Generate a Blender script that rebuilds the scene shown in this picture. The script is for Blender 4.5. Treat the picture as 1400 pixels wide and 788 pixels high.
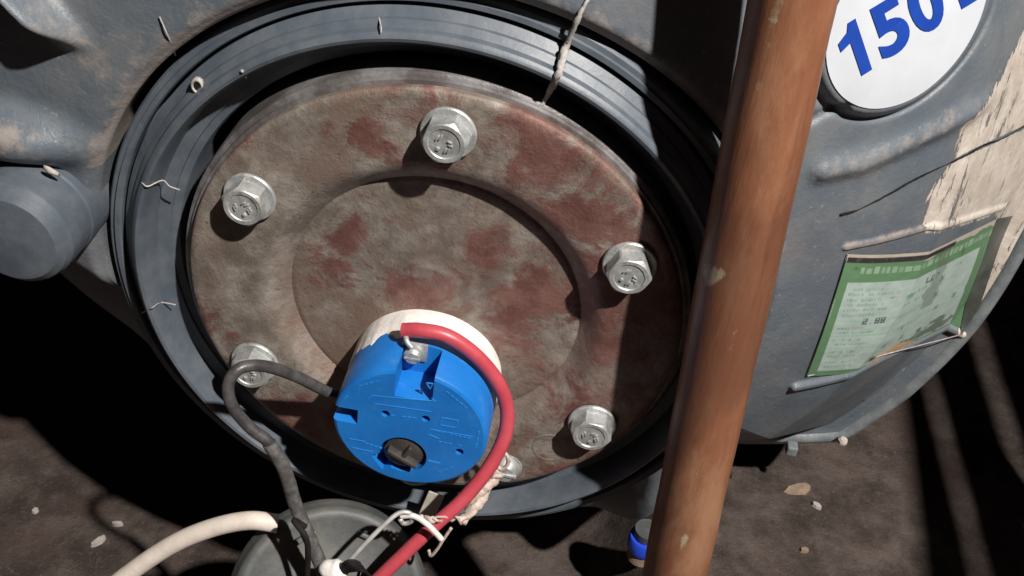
import bpy, bmesh, math, random
import numpy as np
from mathutils import Vector, Matrix
for o in list(bpy.data.objects): bpy.data.objects.remove(o)
random.seed(7); rng = np.random.RandomState(5)
sc = bpy.context.scene; COL = sc.collection
V = Vector
# ------------------------------------------------------------------ camera
CAMP = V((0.04163, -0.31847, 0.26397)); YAW, PITCH, ROLL, FPX = -0.038412, 0.653733, 0.154359, 1466.6
fw = V((math.sin(YAW)*math.cos(PITCH), math.cos(YAW)*math.cos(PITCH), -math.sin(PITCH)))
r0 = V((math.cos(YAW), -math.sin(YAW), 0)); u0 = r0.cross(fw)
rt = math.cos(ROLL)*r0 + math.sin(ROLL)*u0; up = -math.sin(ROLL)*r0 + math.cos(ROLL)*u0
cam = bpy.data.objects.new('camera', bpy.data.cameras.new('camera')); COL.objects.link(cam)
cam.data.sensor_width = 36; cam.data.lens = 36*FPX/1400; cam.data.clip_start = .01; cam.data.clip_end = 50
cam.matrix_world = Matrix(((rt.x, up.x, -fw.x, CAMP.x), (rt.y, up.y, -fw.y, CAMP.y), (rt.z, up.z, -fw.z, CAMP.z), (0, 0, 0, 1)))
sc.camera = cam
# ------------------------------------------------------------------ light
w = bpy.data.worlds.new('World'); sc.world = w; w.use_nodes = True
bg = w.node_tree.nodes['Background']; bg.inputs[0].default_value = (1, .66, .76, 1); bg.inputs[1].default_value = .008
LPOS = V((.58, -.66, 1.17))
lamp = bpy.data.objects.new('lamp', bpy.data.lights.new('lamp', 'POINT')); COL.objects.link(lamp)
lamp.location = LPOS; lamp.data.energy = 162; lamp.data.shadow_soft_size = .018; lamp.data.color = (1, .945, .895)
sc.cycles.diffuse_bounces = 2
sc.view_settings.view_transform = 'Standard'; sc.view_settings.look = 'None'; sc.view_settings.exposure = 0; sc.view_settings.gamma = 1
ZF = -.226; ZL = -.288; #                                  # floor height

# ------------------------------------------------------------------ helpers
def ray(px, py): return fw + rt*((px-700)/FPX) - up*((py-394)/FPX)
def at(px, py, y): d = ray(px, py); return CAMP + d*((y-CAMP.y)/d.y)      # point on the plane y = const
def atz(px, py, z): d = ray(px, py); return CAMP + d*((z-CAMP.z)/d.z)
def tag(o, label=None, cat=None, group=None, kind=None):
    if label: o['label'] = label
    if cat: o['category'] = cat
    if group: o['group'] = group
    if kind: o['kind'] = kind
    return o
def obj(name, me, m=None, parent=None, smooth=False, ang=None):
    o = bpy.data.objects.new(name, me); COL.objects.link(o)
    if m: me.materials.clear(); me.materials.append(m)
    if parent: o.parent = parent
    if smooth: me.polygons.foreach_set('use_smooth', [True]*len(me.polygons))
    if ang is not None: me.set_sharp_from_angle(angle=math.radians(ang))
    return o
def pyd(name, v, f):
    me = bpy.data.meshes.new(name); me.from_pydata([tuple(a) for a in v], [], f); me.update(); return me
def thing(name, label, cat, group=None):
    o = bpy.data.objects.new(name, None); COL.objects.link(o); o.empty_display_size = .01
    return tag(o, label, cat, group)
def lathe(name, prof, seg=96, c=(0, 0), closed=False):
    """profile of (r, y) turned about the y axis through (c.x, c.z)"""
    v = []; f = []
    for r, y in prof:
        for k in range(seg):
            a = 2*math.pi*k/seg; v.append((c[0]+r*math.cos(a), y, c[1]+r*math.sin(a)))
    n = len(prof)
    for i in range(n-1 + (1 if closed else 0)):
        j = (i+1) % n
        for k in range(seg):
            q = (k+1) % seg; f.append((i*seg+k, i*seg+q, j*seg+q, j*seg+k))
    bm = bmesh.new(); me = pyd(name, v, f); bm.from_mesh(me)
    bmesh.ops.remove_doubles(bm, verts=bm.verts, dist=1e-6); bmesh.ops.recalc_face_normals(bm, faces=bm.faces)
    bm.to_mesh(me); bm.free(); return me
def spline(pts, n=10):
    out = []; P = [V(p) for p in pts]; P = [P[0]*2-P[1]] + P + [P[-1]*2-P[-2]]
    for i in range(1, len(P)-2):
        for k in range(n):
            t = k/n; a, b, c, d = P[i-1], P[i], P[i+1], P[i+2]
            out.append(.5*((2*b)+(c-a)*t+(2*a-5*b+4*c-d)*t*t+(3*b-a-3*c+d)*t**3))
    out.append(P[-2]); return out
def tube(name, pts, rad, seg=12, n=10, jit=0, flat=1.0, raw=False):
    P = [V(p) for p in pts] if raw else spline(pts, n)
    v = []; f = []; N = len(P); t0 = (P[1]-P[0]).normalized(); nrm = t0.orthogonal().normalized()
    for i, p in enumerate(P):
        t = (P[min(i+1, N-1)]-P[max(i-1, 0)]).normalized(); nrm = (nrm - t*nrm.dot(t)).normalized(); b = t.cross(nrm)
        r = rad(i/(N-1)) if callable(rad) else rad
        for k in range(seg):
            a = 2*math.pi*k/seg; j = 1+random.uniform(-jit, jit)
            v.append(p + (nrm*math.cos(a)*flat + b*math.sin(a))*r*j)
    for i in range(N-1):
        for k in range(seg): q = (k+1) % seg; f.append((i*seg+k, i*seg+q, (i+1)*seg+q, (i+1)*seg+k))
    f.append(tuple(range(seg))[::-1]); f.append(tuple(range((N-1)*seg, N*seg)))
    return pyd(name, v, f)
def box(name, x0, x1, y0, y1, z0, z1, bev=0):
    bm = bmesh.new(); bmesh.ops.create_cube(bm, size=1)
    for q in bm.verts: q.co = V(((x0+x1)/2+q.co.x*(x1-x0), (y0+y1)/2+q.co.y*(y1-y0), (z0+z1)/2+q.co.z*(z1-z0)))
    if bev: bmesh.ops.bevel(bm, geom=bm.edges[:], offset=bev, segments=2, profile=.5, affect='EDGES')
    me = bpy.data.meshes.new(name); bm.to_mesh(me); bm.free(); return me
def join(name, meshes):
    bm = bmesh.new()
    for m in meshes: bm.from_mesh(m)
    me = bpy.data.meshes.new(name); bm.to_mesh(me); bm.free(); return me
def smoothstep(a, b, x):
    t = np.clip((x-a)/(b-a), 0, 1); return t*t*(3-2*t)
def segdist(x, z, a, b):
    ax, az = a; bx, bz = b; dx, dz = bx-ax, bz-az; L2 = dx*dx+dz*dz
    t = np.clip(((x-ax)*dx+(z-az)*dz)/L2, 0, 1); return np.hypot(x-ax-t*dx, z-az-t*dz), t
def polydist(x, z, pts):
    d = None
    for a, b in zip(pts[:-1], pts[1:]):
        e, _ = segdist(x, z, a, b); d = e if d is None else np.minimum(d, e)
    return d
def inpoly(x, z, poly):
    c = np.zeros(np.shape(x), bool); n = len(poly)
    for i in range(n):
        x1, z1 = poly[i]; x2, z2 = poly[i-1]
        m = ((z1 > z) != (z2 > z)); c ^= m & (x < (x2-x1)*(z-z1)/((z2-z1) or 1e-12)+x1)
    return c
def vnoise(x, y, seed=0):
    """smooth value noise, numpy"""
    x = np.asarray(x, float); y = np.asarray(y, float); xi = np.floor(x).astype(int); yi = np.floor(y).astype(int); fx = x-xi; fy = y-yi
    def h(a, b):
        n = (a*374761393 + b*668265263 + seed*1442695041) & 0x7fffffff
        n = ((n ^ (n >> 13))*1274126177) & 0x7fffffff; return ((n ^ (n >> 16)) & 0xffff)/65535.
    fx = fx*fx*(3-2*fx); fy = fy*fy*(3-2*fy)
    return (h(xi, yi)*(1-fx)+h(xi+1, yi)*fx)*(1-fy)+(h(xi, yi+1)*(1-fx)+h(xi+1, yi+1)*fx)*fy
def fbm(x, y, s=0): return .5*vnoise(x, y, s)+.3*vnoise(2.1*x, 2.1*y, s+1)+.2*vnoise(4.3*x, 4.3*y, s+2)

# ------------------------------------------------------------------ materials
class NT:
    def __init__(s, name):
        s.m = bpy.data.materials.new(name); s.m.use_nodes = True; s.t = s.m.node_tree; s.n = s.t.nodes; s.b = s.n['Principled BSDF']
        s.tc = s.n.new('ShaderNodeTexCoord')
    def lk(s, a, b): s.t.links.new(a, b)
    def noise(s, scale, detail=6, rough=.6, dist=0, stretch=None):
        q = s.n.new('ShaderNodeTexNoise'); q.inputs['Scale'].default_value = scale; q.inputs['Detail'].default_value = detail
        q.inputs['Roughness'].default_value = rough; q.inputs['Distortion'].default_value = dist
        src = s.tc.outputs['Object']
        if stretch:
            mp = s.n.new('ShaderNodeMapping'); mp.inputs['Scale'].default_value = stretch; s.lk(src, mp.inputs[0]); src = mp.outputs[0]
        s.lk(src, q.inputs['Vector']); return q.outputs['Fac']
    def ramp(s, fac, a, b):
        q = s.n.new('ShaderNodeMapRange'); q.interpolation_type = 'SMOOTHSTEP'; q.inputs[1].default_value = a; q.inputs[2].default_value = b
        s.lk(fac, q.inputs[0]); return q.outputs[0]
    def math(s, op, a, b=None):
        q = s.n.new('ShaderNodeMath'); q.operation = op
        for i, x in enumerate((a, b)):
            if x is None: continue
            if isinstance(x, (int, float)): q.inputs[i].default_value = x
            else: s.lk(x, q.inputs[i])
        return q.outputs[0]
    def mix(s, fac, a, b):
        q = s.n.new('ShaderNodeMix'); q.data_type = 'RGBA'
        for i, x in ((6, a), (7, b)):
            if isinstance(x, tuple): q.inputs[i].default_value = (*x, 1)
            else: s.lk(x, q.inputs[i])
        if isinstance(fac, (int, float)): q.inputs[0].default_value = fac
        else: s.lk(fac, q.inputs[0])
        return q.outputs[2]
    def attr(s, name):
        q = s.n.new('ShaderNodeAttribute'); q.attribute_name = name; return q
    def col(s, c):
        if isinstance(c, tuple): s.b.inputs['Base Color'].default_value = (*c, 1)
        else: s.lk(c, s.b.inputs['Base Color'])
    def rough(s, r):
        if isinstance(r, (int, float)): s.b.inputs['Roughness'].default_value = r
        else: s.lk(r, s.b.inputs['Roughness'])
    def bump(s, h, dist=.0005, strength=1):
        q = s.n.new('ShaderNodeBump'); q.inputs['Distance'].default_value = dist; q.inputs['Strength'].default_value = strength
        s.lk(h, q.inputs['Height']); s.lk(q.outputs[0], s.b.inputs['Normal'])
def simple(name, c, c2, scale=120, rough=.5, metal=0, bump=.0002, lo=.35, hi=.7, spec=.5):
    M = NT(name); n = M.noise(scale, 6, .65); M.col(M.mix(M.ramp(n, lo, hi), c, c2)); M.rough(rough); M.b.inputs['Metallic'].default_value = metal
    M.b.inputs['Specular IOR Level'].default_value = spec
    if bump: M.bump(M.noise(scale*3, 4, .7), bump)
    return M.m
def mat_cap(name='cap_plastic'):
    M = NT(name); A, B = (.098, .120, .142), (.150, .162, .172)
    c = M.mix(M.ramp(M.noise(28, 7, .65), .38, .68), A, B)
    c = M.mix(M.ramp(M.noise(9, 5, .6), .5, .75), c, (.15, .135, .135))
    c = M.mix(M.math('MULTIPLY', M.ramp(M.noise(420, 3, .6), .64, .74), .5), c, (.30, .29, .27))
    du = M.attr('dust').outputs['Fac']; dn = M.ramp(M.math('ADD', du, M.math('MULTIPLY', M.math('SUBTRACT', M.noise(160, 6, .7), .5), 1.3)), .35, .8)
    c = M.mix(M.math('MULTIPLY', dn, .75), c, (.30, .255, .225))
    rs = M.attr('residue').outputs['Fac']
    rn = M.ramp(M.math('ADD', rs, M.math('MULTIPLY', M.math('SUBTRACT', M.noise(110, 8, .78, .6, (1.5, 1.5, .28)), .5), 2.3)), .45, .56)
    cream = M.mix(M.ramp(M.noise(70, 6, .7), .35, .7), (.46, .40, .34), (.62, .57, .51))
    c = M.mix(rn, c, cream)
    M.col(c); M.rough(M.math('ADD', M.math('MULTIPLY', dn, .3), .42)); M.b.inputs['Specular IOR Level'].default_value = .4
    M.bump(M.math('ADD', M.noise(300, 5, .7), M.math('MULTIPLY', rn, .9)), .00035)
    return M.m
M_CAP = mat_cap()
M_COLLAR = simple('collar_plastic', (.070, .088, .110), (.122, .138, .156), 70, .45, 0, .00012, .3, .75)
def mat_flange():
    M = NT('rusted_flange'); ra = M.attr('rust').outputs['Fac']; li = M.attr('pale').outputs['Fac']
    grey = M.mix(M.ramp(M.noise(60, 7, .7), .35, .7), (.165, .138, .112), (.36, .322, .282))
    grey = M.mix(M.ramp(M.noise(22, 5, .6), .45, .65), grey, (.20, .14, .11))
    red = M.mix(M.ramp(M.noise(75, 7, .7), .35, .7), (.135, .060, .048), (.235, .122, .102))
    f = M.ramp(M.math('ADD', ra, M.math('MULTIPLY', M.math('SUBTRACT', M.noise(52, 10, .74, .5), .5), 1.7)), .28, .62)
    c = M.mix(f, grey, red)
    p = M.ramp(M.math('ADD', li, M.math('MULTIPLY', M.math('SUBTRACT', M.noise(90, 7, .75, .5), .5), 1.7)), .5, .85)
    c = M.mix(M.math('MULTIPLY', p, .6), c, (.36, .33, .30))
    c = M.mix(M.math('MULTIPLY', M.ramp(M.noise(420, 6, .75), .58, .68), .65), c, (.06, .04, .034))
    M.col(c); M.rough(M.math('ADD', M.math('MULTIPLY', M.noise(60, 5, .7), .35), .35)); M.b.inputs['Metallic'].default_value = .25
    M.bump(M.math('ADD', M.math('ADD', M.noise(130, 7, .75), M.math('MULTIPLY', M.noise(650, 5, .75), .5)), M.math('MULTIPLY', f, .25)), .0006); return M.m
M_FLANGE = mat_flange()
def mat_zinc():
    M = NT('zinc'); g = M.n.new('ShaderNodeNewGeometry'); M.tc = type('q', (), {'outputs': {'Object': g.outputs['Position']}})()
    c = M.mix(M.ramp(M.noise(190, 6, .7), .35, .7), (.34, .355, .35), (.56, .575, .57))
    c = M.mix(M.math('MULTIPLY', M.ramp(M.noise(75, 7, .75, .4), .52, .68), .6), c, (.22, .165, .12))
    c = M.mix(M.math('MULTIPLY', M.ramp(M.noise(420, 5, .7), .60, .70), .5), c, (.12, .10, .085))
    M.col(c); M.rough(M.math('ADD', M.math('MULTIPLY', M.noise(120, 5, .7), .35), .25)); M.b.inputs['Metallic'].default_value = .45; M.bump(M.noise(480, 5, .75), .0002); return M.m
M_ZINC = mat_zinc()
M_RIM = simple('tank_rim_steel', (.15, .135, .13), (.34, .33, .33), 90, .42, .5, .0003)
def mat_blue():
    M = NT('blue_plastic'); c = M.mix(M.ramp(M.noise(60, 5, .6), .35, .7), (.008, .15, .50), (.012, .185, .58))
    c = M.mix(M.math('MULTIPLY', M.ramp(M.noise(140, 8, .78, .4), .54, .72), .30), c, (.16, .30, .50))
    c = M.mix(M.math('MULTIPLY', M.ramp(M.noise(700, 4, .7), .62, .72), .35), c, (.02, .08, .22))
    M.col(c); M.rough(M.math('ADD', M.math('MULTIPLY', M.noise(160, 6, .7), .4), .2)); M.bump(M.noise(500, 5, .7), .00012); return M.m
M_BLUE = mat_blue()
M_BLUEMARK = simple('blue_moulded_print', (.018, .21, .62), (.024, .24, .66), 60, .4, 0, 0)
M_WHITE = simple('white_ceramic', (.66, .62, .58), (.82, .79, .76), 130, .55, 0, .0003)
M_DARKK = simple('dark_knob', (.03, .026, .025), (.07, .06, .055), 90, .45, 0, .0002)
M_RED = simple('red_insulation', (.42, .05, .07), (.50, .075, .095), 60, .38, 0, .00008)
M_BLACK = simple('black_insulation', (.035, .033, .034), (.085, .08, .08), 140, .36, 0, .0002)
M_BLACKM = simple('black_rubber_and_crack_shade', (.010, .008, .009), (.02, .018, .018), 100, .8, 0, .0002, spec=.15)
M_CREAM = simple('cream_cable', (.60, .53, .46), (.70, .63, .56), 90, .5, 0, .0002)
M_COVER = simple('grey_cover_plastic', (.062, .070, .072), (.135, .130, .118), 45, .55, 0, .0003)
M_TIE = simple('beige_wire', (.42, .33, .28), (.60, .50, .44), 300, .6, 0, .0003)
M_THIN = simple('grey_wire', (.42, .42, .40), (.55, .54, .52), 200, .4, .3, .0001)
M_PIPE = simple('grey_pipe', (.13, .15, .16), (.22, .24, .24), 80, .4, 0, .0003)
M_BRASS = simple('tin_tab', (.40, .36, .30), (.52, .48, .42), 160, .5, .3, .0002)
M_PAPER = simple('white_sticker', (.50, .53, .57), (.55, .58, .62), 40, .45, 0, .00003)
M_INK = simple('blue_ink', (.008, .045, .30), (.010, .055, .34), 60, .45, 0, 0)
M_THREAD = simple('dust_thread', (.30, .28, .26), (.48, .46, .44), 300, .9, 0, .0003)
M_CHIP = simple('plaster_chip', (.36, .32, .29), (.55, .51, .47), 200, .9, 0, .0004)
M_CARD = simple('tan_scrap', (.22, .15, .105), (.32, .235, .17), 150, .9, 0, .0004)
def mat_wood(name, A, B, D, rough=.36):
    M = NT(name); g = M.noise(55, 8, .7, .5, (1, 1, .07)); c = M.mix(M.ramp(g, .3, .72), A, B)
    c = M.mix(M.math('MULTIPLY', M.ramp(M.noise(160, 5, .7, 0, (1, 1, .05)), .55, .75), .55), c, D)
    c = M.mix(M.math('MULTIPLY', M.ramp(M.noise(38, 6, .7, .3, (1, 1, .35)), .48, .7), .6), c, (.38, .215, .125))
    c = M.mix(M.math('MULTIPLY', M.ramp(M.noise(130, 6, .75), .66, .74), .7), c, (.45, .38, .26))
    c = M.mix(M.math('MULTIPLY', M.ramp(M.noise(14, 5, .65, .3, (1, 1, .5)), .45, .62), .6), c, D)
    sf = M.ramp(M.math('ADD', M.attr('scuff').outputs['Fac'], M.math('MULTIPLY', M.math('SUBTRACT', M.noise(260, 6, .75), .5), 1.2)), .45, .75)
    c = M.mix(M.math('MULTIPLY', sf, .8), c, (.40, .36, .25))
    M.col(c); M.rough(M.math('ADD', M.math('MULTIPLY', M.noise(80, 5, .6), .3), rough-.12)); M.bump(M.math('ADD', g, M.math('MULTIPLY', M.noise(300, 5, .7, 0, (1, 1, .2)), .4)), .0005); return M.m
M_POLE = mat_wood('pole_wood', (.20, .078, .040), (.29, .125, .066), (.10, .04, .024))
M_SLAT = mat_wood('slat_wood', (.2, .12, .07), (.28, .18, .11), (.1, .06, .035), .6)
def mat_floor():
    M = NT('floor_dirt'); c = M.mix(M.ramp(M.noise(30, 8, .7), .35, .68), (.045, .033, .028), (.118, .094, .082))
    c = M.mix(M.ramp(M.noise(12, 6, .65, .4), .5, .68), c, (.078, .052, .045))
    c = M.mix(M.math('MULTIPLY', M.ramp(M.noise(75, 7, .75), .58, .72), .7), c, (.15, .125, .108))
    c = M.mix(M.math('MULTIPLY', M.ramp(M.noise(45, 6, .7, .6), .60, .70), .8), c, (.035, .032, .033))
    c = M.mix(M.math('MULTIPLY', M.ramp(M.noise(520, 4, .7), .56, .72), .6), c, (.17, .14, .12))
    c = M.mix(M.math('MULTIPLY', M.ramp(M.noise(330, 5, .75, .3), .58, .70), .6), c, (.03, .026, .025))
    M.col(c); M.rough(.85); M.b.inputs['Specular IOR Level'].default_value = .25
    M.bump(M.math('ADD', M.noise(60, 8, .72), M.math('MULTIPLY', M.noise(420, 6, .75), .5)), .0024); return M.m
M_FLOOR = mat_floor()

# ------------------------------------------------------------------ floor
def build_floor():
    n = 340; xs = np.linspace(-1.2, 1.6, n); ys = np.linspace(-1.0, 1.8, n); X, Y = np.meshgrid(xs, ys)
    Z = ZL+(ZF-ZL)*smoothstep(.095, .140, X) + .0022*(fbm(X*28, Y*28, 3)-.5) - .0012
    v = np.stack([X, Y, Z], -1).reshape(-1, 3); f = [(j*n+i, j*n+i+1, (j+1)*n+i+1, (j+1)*n+i) for j in range(n-1) for i in range(n-1)]
    tag(obj('floor', pyd('floor', v, f), M_FLOOR, None, True), kind='structure')
build_floor()

# ------------------------------------------------------------------ water heater: cap surface
CC = np.array([-.03, .09]); YR = .135; YTOP = -.002
OUT = [(.09, -.205), (.138, -.186), (.166, -.1619), (.197, -.158), (.2216, -.1504), (.245, -.1102), (.2612, -.0595), (.2655, -.0012), (.261, .08), (.24, .16), (.20, .235), (.13, .30),
       (.03, .34), (-.08, .34), (-.18, .31), (-.26, .25), (-.31, .17), (-.33, .09), (-.315, .02), (-.275, -.035), (-.225, -.085), (-.175, -.130), (-.115, -.178), (-.05, -.210), (.02, -.220)]
_o = np.array(OUT)-CC; _a = np.arctan2(_o[:, 1], _o[:, 0]); _i = np.argsort(_a); _a = _a[_i]; _r = np.hypot(_o[:, 0], _o[:, 1])[_i]
_aa = np.concatenate([_a-2*np.pi, _a, _a+2*np.pi]); _rr = np.tile(_r, 3)
def outr(a): return np.interp(a, _aa, _rr)
def dome0(x, z):
    dx, dz = x-CC[0], z-CC[1]; rho = np.hypot(dx, dz)/outr(np.arctan2(dz, dx)); rho = np.clip(rho, 0, 1)
    a = np.degrees(np.arctan2(dz, dx)); wr = smoothstep(-66, -46, a)*(1-smoothstep(60, 110, a))
    hr = np.where(rho < .76, rho**2.6, .490+(rho-.76)/.205*.54); h = wr*np.minimum(1.03, hr) + (1-wr)*(1-(1-np.minimum(rho, .9995)**3.9)**.44)
    t = np.maximum(-.5*x-.86*z, -z-.018)
    return YTOP + (YR-YTOP)*h + .07*smoothstep(.080, .130, t)*(1-smoothstep(.088, .118, x))*(1-rho**6)
def hit(px, py, fn=None):
    fn = fn or dome0; y = .05
    for k in range(60):
        p = at(px, py, y); y = .5*y + .5*float(fn(p.x, p.z))
    return p
def xz(px, py, o=0): p = hit(px, py, (lambda x, z: dome0(x, z)-o) if o else None); return (p.x, p.z)
# sticker boss ellipse (a moulded oval pad) in x-z
E0 = np.array(xz(1240, 18, .0056)); EL = np.array(xz(1140, 30, .0056)); EB = np.array(xz(1228, 150, .0056)); ER = np.array(xz(1344, 30, .0056))
E0 = (EL+ER)/2*.6+E0*.4
ea = np.linalg.norm(ER-EL)/2; eb = np.linalg.norm(EB-E0)
eax = (ER-EL)/np.linalg.norm(ER-EL); ebx = np.array([-eax[1], eax[0]])
eb = abs(np.dot(EB-E0, ebx))
def stick_uv(x, z):
    dx, dz = x-E0[0], z-E0[1]; return (dx*eax[0]+dz*eax[1])/ea, (dx*ebx[0]+dz*ebx[1])/eb
RIDGE = [xz(1128, 232), xz(1180, 222), xz(1260, 185), xz(1345, 140)]
CRACK = [xz(1150, 293), xz(1178, 286), xz(1250, 246), xz(1320, 212), xz(1405, 172)]
GRV = [xz(1085, 178), xz(1152, 142)]
LIPB = [xz(1088, 527), xz(1180, 502), xz(1315, 455)]
LIPT = [xz(1158, 338), xz(1270, 310), xz(1372, 283)]
SCOR = [xz(1185, 545), xz(1235, 505)]
RES = [xz(*q) for q in [(1258, 318), (1270, 262), (1305, 215), (1318, 165), (1372, 100), (1400, 40), (1440, 30), (1440, 300), (1380, 400), (1322, 470), (1300, 470), (1355, 360), (1362, 292)]]
RIBA = [xz(-60, -118), xz(25, -28), xz(125, 76)]
BOSS = xz(8, 178)
def feat(x, z):
    """outward moulding height above the smooth dome"""
    d = np.zeros(np.shape(x)); u, v = stick_uv(x, z); rr = np.hypot(u, v)
    d = d + .0050*(1-smoothstep(1.02, 1.20, rr)) - .0013*np.exp(-((rr-1.21)/.035)**2)
    t = polydist(x, z, RIDGE); d = d + .0036*np.exp(-(t/.0048)**2)
    t = polydist(x, z, GRV); d = d - .0018*np.exp(-(t/.0022)**2)
    t = polydist(x, z, LIPB); d = d + .0030*np.exp(-(t/.0024)**4)
    t = polydist(x, z, LIPT); d = d + .0012*np.exp(-(t/.0016)**4)
    t = polydist(x, z, SCOR); d = d + .0015*np.exp(-(t/.0015)**2)
    t, k = segdist(x, z, RIBA[0], RIBA[2]); d = d + .0150*np.exp(-(t/.0042)**2)*(1-smoothstep(.62, 1.0, k))
    d = d + .0130*np.exp(-(((x-BOSS[0])/.027)**2+((z-BOSS[1])/.0105)**2)**1.6)
    d = d + .0010*(fbm(x*22, z*22, 9)-.5)
    return d
def dome(x, z): return dome0(x, z) - feat(x, z)
HR, HC = .1308, np.array([-.003, 0.])
heater = thing('water_heater', 'blue grey plastic domed water heater end with rusty bolted round flange', 'water heater')
def build_cap():
    th = np.radians(np.concatenate([np.arange(-45, 62, .13), np.arange(62, 110, .4), np.arange(110, 205, .25), np.arange(205, 315, .6)])); na = len(th)
    ns = 230; s = np.linspace(0, 1, ns)**1.0
    # radius of outline seen from hole centre
    R = np.linspace(0, .45, 1800)
    ro = []
    for a in th:
        x = HC[0]+R*np.cos(a); z = HC[1]+R*np.sin(a); dx, dz = x-CC[0], z-CC[1]
        rho = np.hypot(dx, dz)/outr(np.arctan2(dz, dx)); ro.append(R[np.argmax(rho >= .9985)])
    ro = np.array(ro)
    A, S = np.meshgrid(th, s); RO = np.tile(ro, (ns, 1)); rad = HR + (RO-HR)*(1-(1-S)**1.25)
    x = HC[0]+rad*np.cos(A); z = HC[1]+rad*np.sin(A); y = dome(x, z)
    lipn = (vnoise(A*14, A*0, 5)-.5)
    y = y + .0035*np.exp(-((rad-HR)/.0025)**2)                    # rounded lip
    back = [np.stack([x[0], y[0]+.004, z[0]], -1)[None], np.stack([x[0], y[0]+.03, z[0]], -1)[None]]
    P = np.concatenate([back[1], back[0], np.stack([x, y, z], -1), np.stack([x[-1], y[-1]+.012, z[-1]], -1)[None]], 0)
    n = P.shape[0]; v = P.reshape(-1, 3)
    I, J = np.meshgrid(np.arange(n-1), np.arange(na), indexing='ij'); K = (J+1) % na
    F = np.stack([I*na+J, I*na+K, (I+1)*na+K, (I+1)*na+J], -1).reshape(-1, 4)
    me = bpy.data.meshes.new('end_cap'); me.vertices.add(len(v)); me.vertices.foreach_set('co', v.astype('f').ravel())
    me.loops.add(F.size); me.loops.foreach_set('vertex_index', F.astype('i').ravel()); me.polygons.add(len(F))
    me.polygons.foreach_set('loop_start', np.arange(0, F.size, 4).astype('i')); me.polygons.foreach_set('loop_total', np.full(len(F), 4, 'i')); me.update(); me.validate()
    X, Z = v[:, 0], v[:, 2]; rr = np.hypot(X-HC[0], Z-HC[1])
    du = .75*np.exp(-((rr-HR)/.006))*(Z > .04) + .30*fbm(X*30, Z*30, 2) + .35*np.exp(-(polydist(X, Z, RIBA)/.010)**2) + .6*np.exp(-((X-BOSS[0])/.022)**2-((Z-BOSS[1]-.003)/.008)**2) + .5*np.exp(-(polydist(X, Z, LIPT)/.003)**2) + .35*np.exp(-(polydist(X, Z, RIDGE)/.006)**2)
    inside = inpoly(X, Z, RES); dd = polydist(X, Z, RES+[RES[0]])
    rs = np.where(inside, .5+np.clip(dd/.010, 0, .22), .5-np.clip(dd/.005, 0, .6))
    rs = np.where(np.exp(-(polydist(X, Z, CRACK)/.0008)**2) > .4, 0, rs)
    for nm, arr in (('dust', du), ('residue', rs)):
        a = me.attributes.new(nm, 'FLOAT', 'POINT'); a.data.foreach_set('value', arr.astype('f'))
    obj('end_cap', me, M_CAP, heater, True)
build_cap()
# tank shell behind the cap, and the rolled rim round the cap edge
def outline(k, y, n=240):
    a = np.linspace(0, 2*np.pi, n, endpoint=False); r = outr(a)*k; return [(CC[0]+r[i]*math.cos(a[i]), y, CC[1]+r[i]*math.sin(a[i])) for i in range(n)]
def build_shell():
    n = 240; v = outline(.975, YR+.004)+outline(.975, .55)+[(CC[0], .56, CC[1])]
    f = [(i, (i+1) % n, n+(i+1) % n, n+i) for i in range(n)]+[(n+i, n+(i+1) % n, 2*n) for i in range(n)]
    obj('tank_shell', pyd('tank_shell', v, f), M_CAP, heater, True)
    th_ = np.radians(np.linspace(-112, -36, 60)); v = []
    for k in (0, .35, .7, 1, 1.3):
        for a in th_:
            r = float(outr(a)); g = .055*float(smoothstep(-112, -88, np.degrees(a)))*(1-float(smoothstep(-58, -39, np.degrees(a)))); x = CC[0]+r*math.cos(a); z = CC[1]+r*math.sin(a)
            v.append((x, YR+.004+g*min(k, 1)*.8+(.35 if k > 1 else 0), z-g*min(k, 1)))
    f = [(i*60+j, i*60+j+1, (i+1)*60+j+1, (i+1)*60+j) for i in range(4) for j in range(59)]
    obj('lower_shell', pyd('lower_shell', v, f), M_CAP, heater, True, 40)
    pts = outline(1.0, YR+.006, 240); pts.append(pts[0])
    obj('rim_bead', tube('rim_bead', pts, .0042, 10, raw=True), M_PIPE, heater, True)
build_shell()
# collar round the flange
CP = [(.1010, .05), (.1012, .0165), (.1020, .0148), (.1048, .0138), (.1051, .0126), (.1080, .0122), (.1096, .0116), (.1106, .0045), (.1112, .0008), (.1122, -.0010), (.1134, -.0014), (.1144, -.0009), (.1152, .0000), (.1157, .0022), (.1178, .0044), (.1180, .0058), (.1212, .0084), (.1213, .0150), (.1223, .0150), (.1225, .0078), (.1231, .0068), (.1249, .0068), (.1252, .0080), (.1270, .0082), (.1278, .0092), (.1283, .02), (.1283, .125)]
def fine(prof, bev=.0004): return prof
obj('collar', lathe('collar', CP, 220, (HC[0], 0)), M_COLLAR, heater, True, 28)
obj('tank_rim', lathe('tank_rim', [(.090, .0036), (.0972, .0036), (.0975, .0050), (.0982, .0052), (.0992, .0058), (.0996, .0075), (.0996, .035)], 160), M_RIM, heater, True, 40)
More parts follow.
